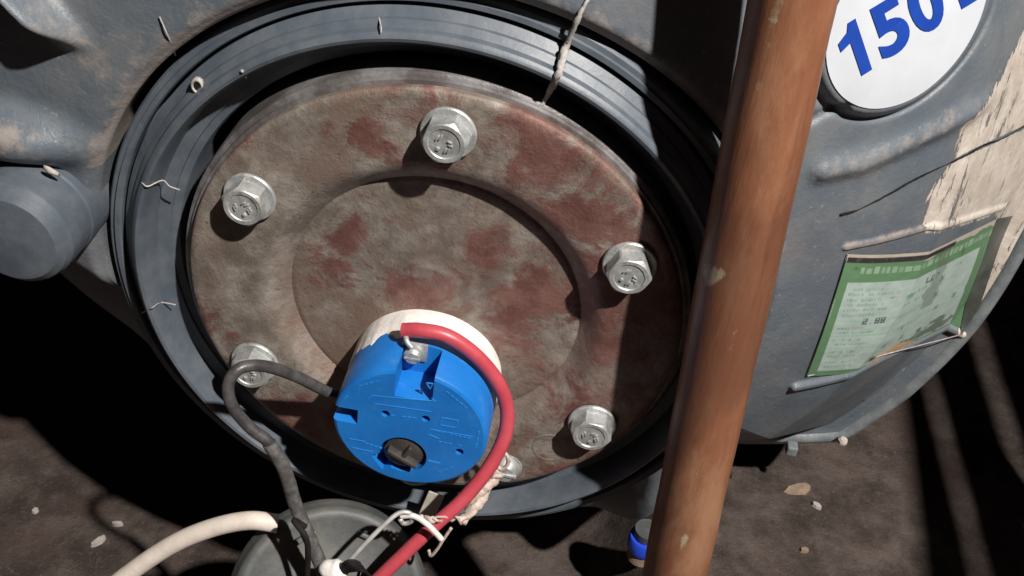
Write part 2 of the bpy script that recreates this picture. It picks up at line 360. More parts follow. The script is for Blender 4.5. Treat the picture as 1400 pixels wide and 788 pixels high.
# ------------------------------------------------------------------ flange plate
def build_flange():
    prof = [(.0001, .0074)]+[(r, .0074) for r in np.linspace(.002, .0560, 46)]+[(.0568, .0077), (.0573, .0078), (.0577, .0073), (.0586, .0064), (.0601, .0049), (.0617, .0033), (.0636, .0015), (.0656, .0004), (.068, 0)]
    prof += [(r, 0) for r in np.linspace(.0695, .0930, 24)]+[(.0948, .0004), (.0956, .0010), (.0958, .0018), (.0958, .0034)]
    me = lathe('flange_plate', prof, 256); n = len(me.vertices); co = np.empty(n*3, 'f'); me.vertices.foreach_get('co', co); co = co.reshape(-1, 3)
    X, Z = co[:, 0], co[:, 2]
    co[:, 1] += .0005*(fbm(X*55, Z*55, 12)-.5)*(np.hypot(X, Z) < .093); me.vertices.foreach_set('co', co.ravel())
    XW = X+.030*(fbm(X*38, Z*38, 61)-.5)+.012*(fbm(X*140, Z*140, 63)-.5); ZW = Z+.030*(fbm(X*38, Z*38, 71)-.5)+.012*(fbm(X*140, Z*140, 73)-.5)
    def blobs(L):
        a = np.zeros(n)
        for px, py, rpx, wgt in L:
            p = at(px, py, .003); s = rpx/2800.; a = np.maximum(a, wgt*.85*np.exp(-(((XW-p.x)**2+(ZW-p.z)**2)/s**2)))
        return a
    red = blobs([(760, 200, 75, .85), (840, 290, 60, .9), (700, 165, 50, .7), (540, 200, 35, .8), (480, 345, 40, .9), (440, 375, 45, .7), (500, 320, 40, .8), (690, 350, 60, .8), (730, 420, 70, .75), (640, 400, 70, .6), (570, 400, 60, .8), (600, 430, 60, .7),
                 (280, 430, 35, .7), (300, 480, 40, .6), (840, 460, 50, .7), (780, 540, 35, .6), (460, 180, 40, .55), (620, 140, 60, .6), (400, 560, 60, .8), (760, 640, 40, .7), (330, 200, 30, .4), (690, 480, 60, .5)])
    pal = blobs([(345, 225, 22, .9), (670, 195, 30, .8), (740, 245, 30, .6), (810, 300, 20, .7), (500, 190, 60, .45), (420, 200, 50, .45), (340, 430, 50, .5), (640, 330, 60, .35), (560, 330, 30, .4), (720, 600, 50, .45), (700, 530, 50, .3), (330, 520, 40, .4)])
    red = np.maximum(red, .05+.33*smoothstep(-.06, .06, X+.3*Z)+.5*(fbm(X*26, Z*26, 40)-.45)); red = np.clip(red, 0, .9)
    for nm, arr in (('rust', red), ('pale', pal)):
        a = me.attributes.new(nm, 'FLOAT', 'POINT'); a.data.foreach_set('value', arr.astype('f'))
    return obj('flange_plate', me, M_FLANGE, heater, True, 50)
flange = build_flange()
# bolts: hexagon head with round chamfer, washer face, grade marks
def bolt_mesh(rot, marks):
    ms = []
    v = []; f = []; N = 60; R = .0098
    def hexr(a): a = (a-rot) % (math.pi/3)-math.pi/6; return R*math.cos(math.pi/6)/math.cos(a)
    rings = [(1.0, -.0020, 1), (1.0, -.0078, 1), (.0, -.0088, 2), (0, -.0089, 3)]
    L = []
    for q in range(5):
        row = []
        for k in range(N):
            a = 2*math.pi*k/N; h = hexr(a)
            if q == 0: r, y = h, -.0018
            if q == 1: r, y = h, -.0088+max(0, (h-.0083))*.62
            if q == 2: r, y = min(h, .0083)*.985, -.0090
            if q == 3: r, y = .0066, -.0090
            if q == 4: r, y = .0062, -.0086
            row.append((r*math.cos(a), y, r*math.sin(a)))
        L.append(row)
    for row in L: v += row
    v.append((0, -.0086, 0))
    for q in range(4):
        for k in range(N): j = (k+1) % N; f.append((q*N+k, q*N+j, (q+1)*N+j, (q+1)*N+k))
    for k in range(N): f.append((4*N+k, 4*N+(k+1) % N, 5*N))
    ms.append(pyd('b', v, f))
    ms.append(lathe('w', [(.0085, -.0004), (.0112, -.0004), (.0115, -.0008), (.0115, -.0016), (.0110, -.0021), (.0085, -.0021)], 48))
    for (x, z, wd, ht, ang) in marks:
        b = box('m', -wd/2, wd/2, -.0092, -.0084, -ht/2, ht/2, .0001); b.transform(Matrix.Translation((x, 0, z)) @ Matrix.Rotation(ang, 4, 'Y')); ms.append(b)
    me = join('bolt', ms); bm = bmesh.new(); bm.from_mesh(me); bmesh.ops.recalc_face_normals(bm, faces=bm.faces); bm.to_mesh(me); bm.free(); return me
mk = [(-.0028, .0022, .0006, .0024, .5), (-.0015, .0026, .0006, .0024, .5), (.0022, .0012, .0020, .0006, .3), (.0026, -.0003, .0020, .0006, .3), (-.0022, -.0026, .0014, .0014, .2), (.0020, -.0026, .0007, .0022, .4), (.0008, -.0028, .0007, .0022, .4)]
BOLTS = [(90, .2, 0), (150, .75, .9), (30, .05, -.3), (210, .5, .2), (330, .95, .7), (270, .3, 0)]
for a, rot, mr in BOLTS:
    me = bolt_mesh(rot, [(x*math.cos(mr)-z*math.sin(mr), z*math.cos(mr)+x*math.sin(mr), wd, ht, an-mr) for x, z, wd, ht, an in mk])
    b = obj('bolt', me, M_ZINC, flange, True, 24); t = math.radians(a); b.location = (.081*math.cos(t), 0, .081*math.sin(t))
    b.rotation_euler = (random.uniform(-.03, .03), 0, random.uniform(-.03, .03)); b.scale = (.86, 1, .86)
# earthing screw and stamped circle on the plate
p = at(690, 642, -.002)
es = join('earth_screw', [lathe('s', [(.0001, -.0045), (.0035, -.0043), (.0048, -.0030), (.0052, -.001), (.0052, .001)], 40), lathe('s2', [(.006, .0004), (.006, -.0006), (.0045, -.0006)], 40)])
sb = box('slot', -.0045, .0045, -.0049, -.0040, -.0005, .0005); es = join('earth_screw', [es, sb])
o = obj('earth_screw', es, M_ZINC, flange, True, 35); o.location = (p.x, 0, p.z); o.scale = (1.2, 1.2, 1.2)
p = at(752, 613, 0)
o = obj('stamped_ring', lathe('stamped_ring', [(.0066, .0002), (.0071, -.00008), (.0077, -.00008), (.0083, .0002)], 48), M_FLANGE, flange, True); o.location = (p.x, 0, p.z)
# knob cap at the left and the moulded boss above it
def build_knob():
    p = at(12, 330, -.024); c = (p.x, p.z); R = .0215
    y0 = float(dome0(c[0], c[1]))+.012
    prof = [(.0001, -.0240), (R*.70, -.0240), (R*.80, -.0236), (R*.93, -.0210), (R*.985, -.0180), (R, -.014), (R, -.004), (R*1.02, -.003), (R*1.03, .002), (R*1.03, y0)]
    k = obj('pipe_cap', lathe('pipe_cap', prof, 96, c), M_COLLAR, heater, True, 12)
    q = at(63, 232, -.012); bm = bmesh.new(); bmesh.ops.create_icosphere(bm, subdivisions=2, radius=1)
    for vv in bm.verts: k_ = 1+.25*math.sin(vv.co.x*9+vv.co.z*5); vv.co = V((vv.co.x*.0030*k_, vv.co.y*.0010, vv.co.z*.0016*k_))
    me = bpy.data.meshes.new('paint_flake'); bm.to_mesh(me); bm.free(); o = obj('paint_flake', me, M_CHIP, heater, True); o.location = (q.x, q.y+.003, q.z-.0025); o.rotation_euler = (.3, .5, .1)
build_knob()
# ------------------------------------------------------------------ capacity sticker
def on_sticker(u, v, off=.0005):
    x = E0[0]+u*ea*eax[0]+v*eb*ebx[0]; z = E0[1]+u*ea*eax[1]+v*eb*ebx[1]; return V((x, float(dome(x, z))-off, z))
def build_sticker():
    v = []; f = []; N = 72; K = 14
    for i in range(K+1):
        for k in range(N): a = 2*math.pi*k/N; r = .985*i/K; v.append(on_sticker(r*math.cos(a), r*math.sin(a), .0006))
    for i in range(K):
        for k in range(N): j = (k+1) % N; f.append((i*N+k, i*N+j, (i+1)*N+j, (i+1)*N+k))
    me = pyd('capacity_sticker', v, f); bm = bmesh.new(); bm.from_mesh(me); bmesh.ops.remove_doubles(bm, verts=bm.verts, dist=1e-6); bmesh.ops.recalc_face_normals(bm, faces=bm.faces); bm.to_mesh(me); bm.free()
    st = obj('capacity_sticker', me, M_PAPER, heater, True); tag(st, 'white oval sticker printed 150L in bold blue italic digits')
    def s2(px, py): q = np.array(xz(px, py, .0060)); return q
    for ch, cx, cy, wd, in (('1', 1167, 70, 34), ('5', 1218, 38, 50), ('0', 1266, 6, 50), ('L', 1322, -33, 44)):
        cu = bpy.data.curves.new('t', 'FONT'); cu.body = ch; cu.offset = .035; cu.resolution_u = 6; cu.fill_mode = 'FRONT'
        to = bpy.data.objects.new('t', cu); COL.objects.link(to); bpy.context.view_layer.update()
        me = ONE if False else bpy.data.meshes.new_from_object(to.evaluated_get(bpy.context.evaluated_depsgraph_get())); bpy.data.objects.remove(to)
        if ch == '1': me = pyd('one', [(.36, 0, 0), (.62, 0, 0), (.62, 1, 0), (.44, 1, 0), (.36, .86, 0), (.10, .76, 0), (.10, .60, 0), (.36, .66, 0)], [(0, 1, 2, 3, 4, 7), (4, 5, 6, 7)])
        bm = bmesh.new(); bm.from_mesh(me); bmesh.ops.triangulate(bm, faces=bm.faces)
        bmesh.ops.subdivide_edges(bm, edges=[e for e in bm.edges if e.calc_length() > .12], cuts=3, use_grid_fill=True); bmesh.ops.triangulate(bm, faces=bm.faces)
        co = np.array([q.co[:] for q in bm.verts]); mn, mx = co.min(0), co.max(0); c = s2(cx, cy); bx = s2(cx+42, cy-27)-c; bx /= np.linalg.norm(bx)
        ux = s2(cx-.32*10, cy-.95*10)-s2(cx, cy); px1 = np.linalg.norm(ux)/10; ux /= np.linalg.norm(ux); hh = 74*px1; ww = wd*np.linalg.norm(s2(cx+.84*10, cy-.54*10)-c)/10
        for q in bm.verts:
            a = ((q.co.x-mn[0])/(mx[0]-mn[0])-.5)*ww; b = ((q.co.y-mn[1])/(mx[1]-mn[1])-.5)*hh
            x = c[0]+bx[0]*a+ux[0]*b; z = c[1]+bx[1]*a+ux[1]*b; q.co = V((x, float(dome(x, z))-.0010, z))
        bm.to_mesh(me); bm.free(); obj('printed_digit' if ch != 'L' else 'printed_letter', me, M_INK, st)
build_sticker()
# ------------------------------------------------------------------ energy label (flat print on a curved film)
FONT = {'2': '111001111100111', '8': '111101111101111', '.': '000000000000010', 'X': '101101010101101', '1': '010110010010111', '0': '111101101101111', '7': '111001010010010', 'L': '100100100100111'}
def build_label():
    c = [np.array(xz(*q)) for q in ((1103, 512), (1311, 452), (1362, 298), (1159, 346))]
    nu, nv = 210, 160; U, Vv = np.meshgrid(np.linspace(0, 1, nu), np.linspace(0, 1, nv))
    ed = .012*(vnoise(U*40, Vv*0+3, 1)-.5)
    P = (c[0][:, None, None]*(1-U)*(1-Vv)+c[1][:, None, None]*U*(1-Vv)+c[2][:, None, None]*U*Vv+c[3][:, None, None]*(1-U)*Vv)
    X, Z = P; Y = dome0(X, Z)-.0010*(fbm(X*22, Z*22, 9)-.5)-.0010-.0004*fbm(U*7, Vv*7, 5)
    G = np.array([.105, .215, .11]); Bd = np.array([.37, .46, .42]); img = np.zeros((nv, nu, 3)); img[:] = Bd
    img *= (.85+.3*fbm(U*14, Vv*14, 21))[..., None]
    def rect(u0, u1, v0, v1, col, k=1.0):
        m = (U >= u0) & (U <= u1) & (Vv >= v0) & (Vv <= v1); img[m] = img[m]*(1-k)+np.array(col)*k
    def word(u, v, h, n, col, k=.8):
        for i in range(n):
            ww = h*random.uniform(.35, .8)
            if random.random() < .85: rect(u, u+ww, v, v+h*random.uniform(.75, 1.1), col, k*random.uniform(.5, 1))
            u += ww+h*.25
    def glyphs(s, u, v, h, col):
        wv = h*.5
        for ch in s:
            b = FONT[ch]
            for r in range(5):
                for q in range(3):
                    if b[r*3+q] == '1': rect(u+q*wv/3, u+(q+1)*wv/3, v+h*(4-r)/5, v+h*(5-r)/5, col, .92)
            u += wv*1.3
    pale = (.52, .66, .54); dk = (.07, .09, .09); gr = (.12, .25, .17)
    rect(0, .045, 0, 1, G); rect(0, 1, 0, .05, G); rect(0, 1, .80, 1, G); rect(.93, 1, 0, 1, G)
    word(.06, .865, .05, 26, pale, .38); word(.62, .87, .05, 9, pale, .25)
    for v, n in ((.74, 12), (.70, 14), (.66, 11), (.62, 12), (.58, 14), (.54, 10), (.43, 9), (.39, 12), (.33, 9), (.29, 11), (.22, 8), (.18, 9), (.12, 8), (.08, 9)): word(.07, v, .022, n, gr, .6)
    for v in (.50, .37, .26): rect(.05, .9, v, v+.008, (.22, .42, .30), .7)
    for v in (.66, .58, .47, .34): word(.42, v, .028, 6, gr, .55)
    glyphs('2.88', .20, .468, .054, dk); glyphs('L07', .54, .71, .05, dk)
    for u, v in ((.47, .32), (.70, .36), (.66, .52), (.83, .40), (.38, .19), (.50, .20), (.92, .42), (.66, .66)): glyphs('X', u, v, .045, dk)
    glyphs('1', .33, .08, .06, dk); rect(.33, .40, .085, .115, dk, .9); rect(.43, .47, .64, .68, (.15, .3, .3), .8)
    mo = smoothstep(.74, .90, fbm(U*9, Vv*9, 31)+.35*np.exp(-(((U-.80)/.22)**2+((Vv-.14)/.16)**2))); img = img*(1-.75*mo[..., None])+np.array([.045, .075, .04])*.75*mo[..., None]
    mo = smoothstep(.50, .62, fbm(U*16, Vv*10, 33)*.6+.5*np.exp(-((U-.62)/.05)**2)*(Vv > .45)); img = img*(1-.5*mo[..., None])+np.array([.10, .12, .08])*.5*mo[..., None]
    tr = ((U-.50)/.19)**2 + ((Vv+.04)/.20)**2 + .5*(fbm(U*18, Vv*18, 44)-.5) < .85; img[tr] = np.array([.50, .36, .21])*(.8+.4*fbm(U*30, Vv*30, 8))[tr][:, None]
    tp = (Vv > .965+.05*(fbm(U*12, Vv*0, 3)-.5)) | ((U-.5)**2/.004+(Vv-1.0)**2/.006 < 1); img[tp] = (.45, .40, .34)
    tk = (Vv > .94) & (Vv < .975) & (U < .68); img[tk] = (.035, .03, .03)
    v = np.stack([X, Y, Z], -1).reshape(-1, 3); f = [(j*nu+i, j*nu+i+1, (j+1)*nu+i+1, (j+1)*nu+i) for j in range(nv-1) for i in range(nu-1)]
    me = pyd('energy_label', v, f); a = me.color_attributes.new('print', 'FLOAT_COLOR', 'POINT')
    a.data.foreach_set('color', np.concatenate([img, np.ones((nv, nu, 1))], -1).astype('f').ravel())
    M = NT('label_print'); q = M.attr('print').outputs['Color']; cc = M.mix(M.math('MULTIPLY', M.ramp(M.noise(220, 6, .7), .5, .75), .35), q, (.22, .25, .19)); M.col(cc); M.rough(.4); M.bump(M.noise(90, 4, .6), .0002)
    o = obj('energy_label', me, M.m, heater, True); tag(o, 'torn green and white energy rating label with stains')
    # dark strip of old film right of the label and bright film edges
    def strip(nm, pts, rad, m, off): obj(nm, tube(nm, [V((x_, float(dome(x_, z_))-off, z_)) for x_, z_ in [xz(*q_) for q_ in pts]], rad, 8, 8, .1, .5), m, o, True)
    strip('film_edge', [(1103, 511), (1130, 440), (1159, 347)], .0005, M_THREAD, .0006)
    strip('film_edge', [(1104, 512), (1200, 485), (1312, 451)], .0006, M_THREAD, .0012)
    # film border
    c2 = [np.array(xz(*q)) for q in ((1312, 452), (1330, 446), (1384, 294), (1363, 298))]; vv = []; ff = []
    for j in range(21):
        t = j/20
        for i in range(4): q = (c2[0]*(1-t)+c2[3]*t)*(1-i/3)+(c2[1]*(1-t)+c2[2]*t)*(i/3); vv.append((q[0], float(dome(q[0], q[1]))-.0009, q[1]))
    for j in range(20):
        for i in range(3): ff.append((j*4+i, j*4+i+1, j*4+5+i, j*4+4+i))
    obj('film_border', pyd('film_border', vv, ff), simple('old_film', (.05, .058, .05), (.09, .10, .085), 90, .35), o, True)
build_label()
_cr = [(1148, 294), (1165, 290), (1178, 285), (1215, 266), (1250, 246), (1290, 227), (1320, 213), (1345, 199), (1370, 190), (1405, 170)]
obj('crack_shade_strip', tube('crack_shade_strip', [V((x_, float(dome(x_, z_))-.0001, z_)) for x_, z_ in [xz(*q_) for q_ in _cr]], lambda t: .0003+.0006*abs(math.sin(t*9+1.2))*(1-.3*t), 8, 10, .25, .6), M_BLACKM, heater, True)  # black strip on the surface, standing in for shade inside the split
# nub and foot at the bottom edge
q = at(1083, 612, YR-.004); obj('edge_nub', box('edge_nub', q.x-.003, q.x+.003, q.y-.003, q.y+.004, q.z-.0045, q.z+.002, .001), M_PIPE, heater)
q = at(1152, 604, YR-.002); n_ = obj('chipped_corner', join('chipped_corner', [lathe('cc', [(.0001, -.004), (.0035, -.003), (.0055, .001), (.004, .004), (.0001, .005)], 9)]), M_CHIP, heater); n_.location = q; n_.scale = (.55, .6, .55)

# ------------------------------------------------------------------ thermostat
TX, TZ = .0000, -.0345; TR = .0303; YF = -.0290
thermo = thing('thermostat', 'round blue plastic thermostat with white base plugged into the rusty flange', 'thermostat')
def boolean(base, cutters):
    bo = bpy.data.objects.new('b', base); COL.objects.link(bo); L = []
    for c in cutters:
        co = bpy.data.objects.new('c', c); COL.objects.link(co); L.append(co); md = bo.modifiers.new('m', 'BOOLEAN'); md.operation = 'DIFFERENCE'; md.object = co; md.solver = 'EXACT'
    bpy.context.view_layer.update(); me = bpy.data.meshes.new_from_object(bo.evaluated_get(bpy.context.evaluated_depsgraph_get()))
    for q_ in L+[bo]: bpy.data.objects.remove(q_)
    return me
def cylc(cx, cz, r, y0, y1, n=40): return lathe('c', [(.00001, y0), (r, y0), (r, y1), (.00001, y1)], n, (cx, cz))
def build_thermo():
    prof = [(.00001, -.004), (TR, -.004), (TR, YF+.0016), (TR-.0005, YF+.0006), (TR-.0016, YF), (.00001, YF)]
    base = lathe('cover', prof, 128, (TX, TZ))
    KX, KZ = at(551, 622, YF).x, at(551, 622, YF).z
    cut = [box('c', TX-.0110+.004, TX+.0045+.003, -.05, -.0135, TZ+.0165, TZ+.05), box('c', TX-.05, TX-.0205, -.05, -.014, TZ-.0020, TZ+.0055),
           cylc(KX, KZ, .0094, YF-.01, YF+.0075)]
    for px, py in ((527, 566), (582, 573), (628, 618)):
        q = at(px, py, YF); cut.append(cylc(q.x, q.z, .0017, YF-.01, YF+.008, 16))
    a = math.radians(-128); b = box('c', -.0125, .002, YF-.005, YF+.0065, -.0042, .0042); b.transform(Matrix.Translation((KX, 0, KZ)) @ Matrix.Rotation(math.radians(-35), 4, 'Y')); cut.append(b)
    me = boolean(base, cut); obj('cover', me, M_BLUE, thermo, True, 28)
    # knob in its well
    kn = [lathe('k', [(.00001, -.001), (.0060, -.001), (.0078, 0), (.0082, .004), (.0082, .0062)], 36), box('k1', -.0068, .0068, -.0042, 0, -.0009, .0009, .0004), box('k2', -.0009, .0009, -.0036, 0, -.0002, .0068, .0004)]
    kb = obj('adjusting_knob', join('adjusting_knob', kn), M_DARKK, thermo, True, 35); kb.location = (KX, YF+.0012, KZ); kb.rotation_euler = (0, math.radians(28), 0)
    # white base with ragged paste edge
    N = 160; rows = []
    a = np.linspace(0, 2*np.pi, N, endpoint=False); jag = fbm(a*9, a*0, 6)
    topw = np.exp(-((a-np.radians(118))/.55)**2)
    edge = -.0058-.010*(jag-.2)*topw
    R2 = TR+.0003
    rows.append(np.stack([TX+(R2)*np.cos(a), a*0+.0079, TZ+(R2)*np.sin(a)], -1)); rows.append(np.stack([TX+R2*np.cos(a), edge+.0012, TZ+R2*np.sin(a)], -1))
    rows.append(np.stack([TX+(R2-.0004)*np.cos(a), edge, TZ+(R2-.0004)*np.sin(a)], -1)); rows.append(np.stack([TX+(TR-.002)*np.cos(a), edge+.0001, TZ+(TR-.002)*np.sin(a)], -1))
    v = np.concatenate(rows); f = [(i*N+k, i*N+(k+1) % N, (i+1)*N+(k+1) % N, (i+1)*N+k) for i in range(3) for k in range(N)]
    obj('base_ring', pyd('base_ring', v, f), M_WHITE, thermo, True, 40)
    # terminal screw in the top slot
    q = at(566, 482, -.0150)
    ts = [lathe('s', [(.00001, -.0032), (.0026, -.0030), (.0036, -.0018), (.0036, .0015)], 28), box('s1', -.003, .003, -.0034, -.0028, -.0004, .0004), box('s2', -.0050, .0050, .0012, .0024, -.0045, .0040, .0004)]
    t_ = obj('terminal_screw', join('terminal_screw', ts), M_ZINC, thermo, True, 35); t_.location = (q.x, -.0158, q.z)
    # faint raised moulded lines and dial strokes on the face
    ms = []
    def dash(px, py, qx, qy, wd=.00035):
        a_ = at(px, py, YF); b_ = at(qx, qy, YF); d = b_-a_; L = d.length; m = box('d', 0, L, -.00018, .0003, -wd/2, wd/2); m.transform(Matrix.Translation((a_.x, YF, a_.z)) @ Matrix.Rotation(-math.atan2(d.z, d.x), 4, 'Y')); ms.append(m)
    def row(x0, y0, x1, y1, n, h=.0009):
        for i in range(n):
            if random.random() < .15: continue
            s0, s1 = i/n, (i+.68)/n; dash(x0+(x1-x0)*s0, y0+(y1-y0)*s0, x0+(x1-x0)*s1, y0+(y1-y0)*s1, h*random.uniform(.4, .8))
    dash(508, 541, 596, 549); dash(512, 552, 590, 563); dash(508, 541, 503, 546); dash(596, 549, 590, 545); row(535, 568, 572, 572, 5)
    for s in ((604, 571, 626, 575), (602, 581, 624, 585), (604, 571, 602, 581), (626, 575, 624, 585), (588, 587, 646, 597), (586, 594, 600, 600)): dash(*s)
    row(598, 590, 645, 600, 8); row(600, 604, 640, 611, 6); row(500, 606, 524, 614, 4); dash(482, 612, 510, 618); dash(478, 600, 500, 604); row(470, 545, 486, 535, 2); row(490, 528, 520, 520, 4)
    dash(583, 524, 588, 532); dash(588, 532, 592, 525); dash(583, 524, 592, 525); row(610, 535, 640, 560, 5); dash(585, 630, 602, 634, .0011); row(600, 645, 622, 638, 3); row(655, 590, 650, 615, 3)
    obj('moulded_markings', join('moulded_markings', ms), M_BLUEMARK, thermo)
build_thermo()

# ------------------------------------------------------------------ pole
P1, P2 = V((.0962, -.0158, .1517)), V((.1160, -.0230, -.0980)); dP = (P2-P1)
ft = P1+dP*((ZL+.010-P1.z)/dP.z); tp = P1+dP*((.62-P1.z)/dP.z)
pts = [ft+(tp-ft)*(i/260)+V((.0006*math.sin(i*.021), .0005*math.sin(i*.034+1), 0)) for i in range(261)]
po = tube('wooden_pole', pts, lambda t: .0134-.0014*t+.00016*math.sin(t*37)+.00012*math.sin(t*91), 56, raw=True, jit=.004)
_n = len(po.vertices); _c = np.empty(_n*3, 'f'); po.vertices.foreach_get('co', _c); _c = _c.reshape(-1, 3); sk = np.zeros(_n)
for px_, py_, sx_, sz_, wt_ in ((972, 378, .0035, .0045, 1), (985, 372, .002, .003, .9), (1060, 20, .003, .012, .6), (1035, 120, .002, .008, .5), (935, 740, .002, .006, .9), (1000, 470, .002, .010, .5), (1050, 70, .006, .02, .4)):
    d_ = ray(px_, py_); A_ = P1; u_ = dP.normalized(); m_ = CAMP-A_; a_ = d_-u_*d_.dot(u_); b_ = m_-u_*m_.dot(u_); aa, bb, cc_ = a_.dot(a_), 2*a_.dot(b_), b_.dot(b_)-.0127**2; t_ = (-bb-math.sqrt(max(0, bb*bb-4*aa*cc_)))/(2*aa); q_ = CAMP+d_*t_
    sk = np.maximum(sk, wt_*np.exp(-((_c[:, 0]-q_.x)/sx_)**2-((_c[:, 2]-q_.z)/sz_)**2))
po.attributes.new('scuff', 'FLOAT', 'POINT').data.foreach_set('value', sk.astype('f'))
tag(obj('wooden_pole', po, M_POLE, None, True, 50), 'round brown varnished wooden pole standing in front of the heater', 'pole')

# ------------------------------------------------------------------ wires
rp = [at(551, 452, -.0125), at(575, 452, -.0130), at(612, 460, -.0128), at(648, 484, -.0125), at(676, 516, -.0125), at(692, 552, -.0135), at(691, 592, -.0170), at(672, 634, -.0230), at(636, 680, -.0310), at(590, 722, -.0390), at(545, 765, -.047), at(505, 805, -.054), at(455, 860, -.062)]
rw = thing('red_wire', 'red insulated wire curling round the blue thermostat and down past the grey cover', 'wire')
obj('insulation', tube('insulation', rp, .0029, 16, 12), M_RED, rw, True, 60)
obj('bare_end', tube('bare_end', [rp[0]+V((.001, 0, -.0006)), at(556, 466, -.0165), at(563, 476, -.0178)], .0011, 8), M_ZINC, rw, True)
bp = [at(462, 540, -.0120), at(445, 535, -.0150), at(405, 515, -.0240), at(362, 501, -.0320), at(328, 504, -.0380), at(312, 527, -.0420), at(318, 556, -.0440), at(342, 585, -.0450), at(368, 606, -.0450), at(388, 640, -.0465), at(404, 690, -.0470), at(424, 738, -.0520), at(450, 800, -.0570), at(480, 870, -.062)]
bw = thing('black_wire', 'dark grey insulated wire looping over a bolt left of the thermostat', 'wire')
obj('wire', tube('wire', bp, .0023, 14, 12), M_BLACK, bw, True, 60)
obj('sleeve', tube('sleeve', [bp[8]]+bp[9:], .0028, 14, 12, .04), simple('dusty_sleeve', (.05, .048, .046), (.12, .115, .11), 300, .7), bw, True, 60)
# cream power cable
cpt = [at(120, 830, -.060), at(175, 785, -.052), at(235, 745, -.046), at(290, 722, -.042), at(340, 712, -.040), at(380, 716, -.038)]
cp = thing('power_cable', 'thick cream power cable entering the side of the grey cover', 'cable')
S = spline(cpt, 14); obj('sheath', tube('sheath', S, .0039, 18, raw=True), M_CREAM, cp, True, 60)
# grey round cover
gc = thing('junction_cover', 'dusty grey round plastic cover lying below the thermostat', 'cover')
def build_cover():
    c = at(452, 826, -.050); R = .0415
    prof = [(.00001, 0), (R*.5, -.0006), (R*.80, -.0004), (R*.86, -.0016), (R*.92, -.0020), (R*.965, -.0010), (R*.985, .0012), (R, .006), (R*1.02, .0075), (R*1.02, .0105), (R*.98, .011), (R*.94, .006)]
    mw = Matrix.Translation(c) @ Matrix.Rotation(math.radians(-10), 4, 'Y') @ Matrix.Rotation(math.radians(-40), 4, 'X') @ Matrix.Rotation(math.radians(22), 4, 'Z')
    me = lathe('cover_dish', prof, 96); me.transform(mw); obj('cover_dish', me, M_COVER, gc, True, 45)
    for k, (u, v_, wd, ht, an) in enumerate(((-.012, .028, .010, .0026, .5), (.012, .029, .006, .0022, -.4))):
        b = box('clip', -wd/2, wd/2, -.0035, .0005, -ht/2, ht/2, .0008); b.transform(mw @ Matrix.Translation((u, 0, v_)) @ Matrix.Rotation(-an, 4, 'Y')); obj('clip', b, M_COVER, gc, True, 40)
    return c, mw
CV, CM = build_cover()
# connector block and black strands on the cover
cn = thing('wire_connector', 'small white wire connector with black strands on the grey cover', 'connector')
q = at(456, 782, -.058); bm = bmesh.new(); bmesh.ops.create_icosphere(bm, subdivisions=3, radius=1)
for vv in bm.verts: vv.co = V((vv.co.x*.0055*(1+.2*math.sin(vv.co.z*5)), vv.co.y*.0045, vv.co.z*.0060*(1+.12*math.sin(vv.co.x*7))))
me = bpy.data.meshes.new('body'); bm.to_mesh(me); bm.free(); o = obj('body', me, M_WHITE, cn, True); o.location = q
for k in range(5):
    a0 = at(470+k*5, 788, -.057); obj('strand', tube('strand', [q+V((.002, 0, 0)), at(474+k*5, 768+3*k, -.060-.001*k), at(492+k*4, 772+k*5, -.058), at(486+6*k, 800, -.056)], .0007, 6), M_BLACKM, cn, True)
obj('thin_lead', tube('thin_lead', [at(417, 720, -.0515), at(402, 712, -.054), at(418, 735, -.0570), at(421, 760, -.058), at(419, 800, -.059)], .0012, 8), M_BLACKM, cn, True)
# twisted beige tie wire with an eye
tw = thing('tie_wire', 'twisted beige wire with an eye loop tied across the red wire', 'wire')
def twist(name, path, r, off, turns, m):
    S_ = spline(path, 16); N = len(S_)
    for s in range(2):
        Q = []
        for i, p_ in enumerate(S_):
            t = (S_[min(i+1, N-1)]-S_[max(i-1, 0)]).normalized(); n_ = t.orthogonal().normalized(); b_ = t.cross(n_); a_ = turns*2*math.pi*i/N+s*3.14
            Q.append(p_+(n_*math.cos(a_)+b_*math.sin(a_))*off*(.75+.35*math.sin(i*.37+s)**2))
        obj(name, tube(name, Q, r, 8, raw=True, jit=.10, flat=.55), m, tw, True)
twist('strand', [at(683, 645, -.014), at(668, 662, -.018), at(656, 682, -.022), at(643, 700, -.026), at(630, 713, -.030)], .0022, .0011, 1.3, M_TIE)
obj('eye_loop', tube('eye_loop', [at(686+9*math.cos(a), 630-11*math.sin(a), -.014) for a in np.linspace(-2.2, 3.9, 14)], .0009, 8, 6), M_TIE, tw, True)
twist('wrap', [at(632, 712, -.030), at(612, 708, -.036), at(590, 712, -.0425), at(574, 708, -.043)], .0009, .0011, 2.5, M_TIE)
obj('white_end', tube('white_end', [at(548, 706, -.043), at(566, 706, -.0435), at(585, 718, -.0455), at(604, 738, -.046)], .0012, 8), M_WHITE, tw, True)
obj('hook_end', tube('hook_end', [at(617, 722, -.040), at(606, 738, -.041), at(597, 752, -.0415), at(589, 760, -.0415), at(586, 752, -.041)], .0007, 8), M_TIE, tw, True)
obj('thin_wire', tube('thin_wire', [at(470, 776, -.058), at(495, 748, -.054), at(525, 718, -.048), at(545, 702, -.0440), at(560, 702, -.043), at(563, 712, -.043), at(552, 716, -.043), at(547, 710, -.044)], .0010, 8), M_THIN, tw, True)
# tin tab under the thermostat
q = at(590, 690, -.012); m_ = box('terminal_tab', -.0035, .0035, -.0004, .0004, -.010, .006, .0003); o = obj('terminal_tab', m_, M_BRASS, thermo); o.location = q; o.rotation_euler = (math.radians(-18), math.radians(14), 0)

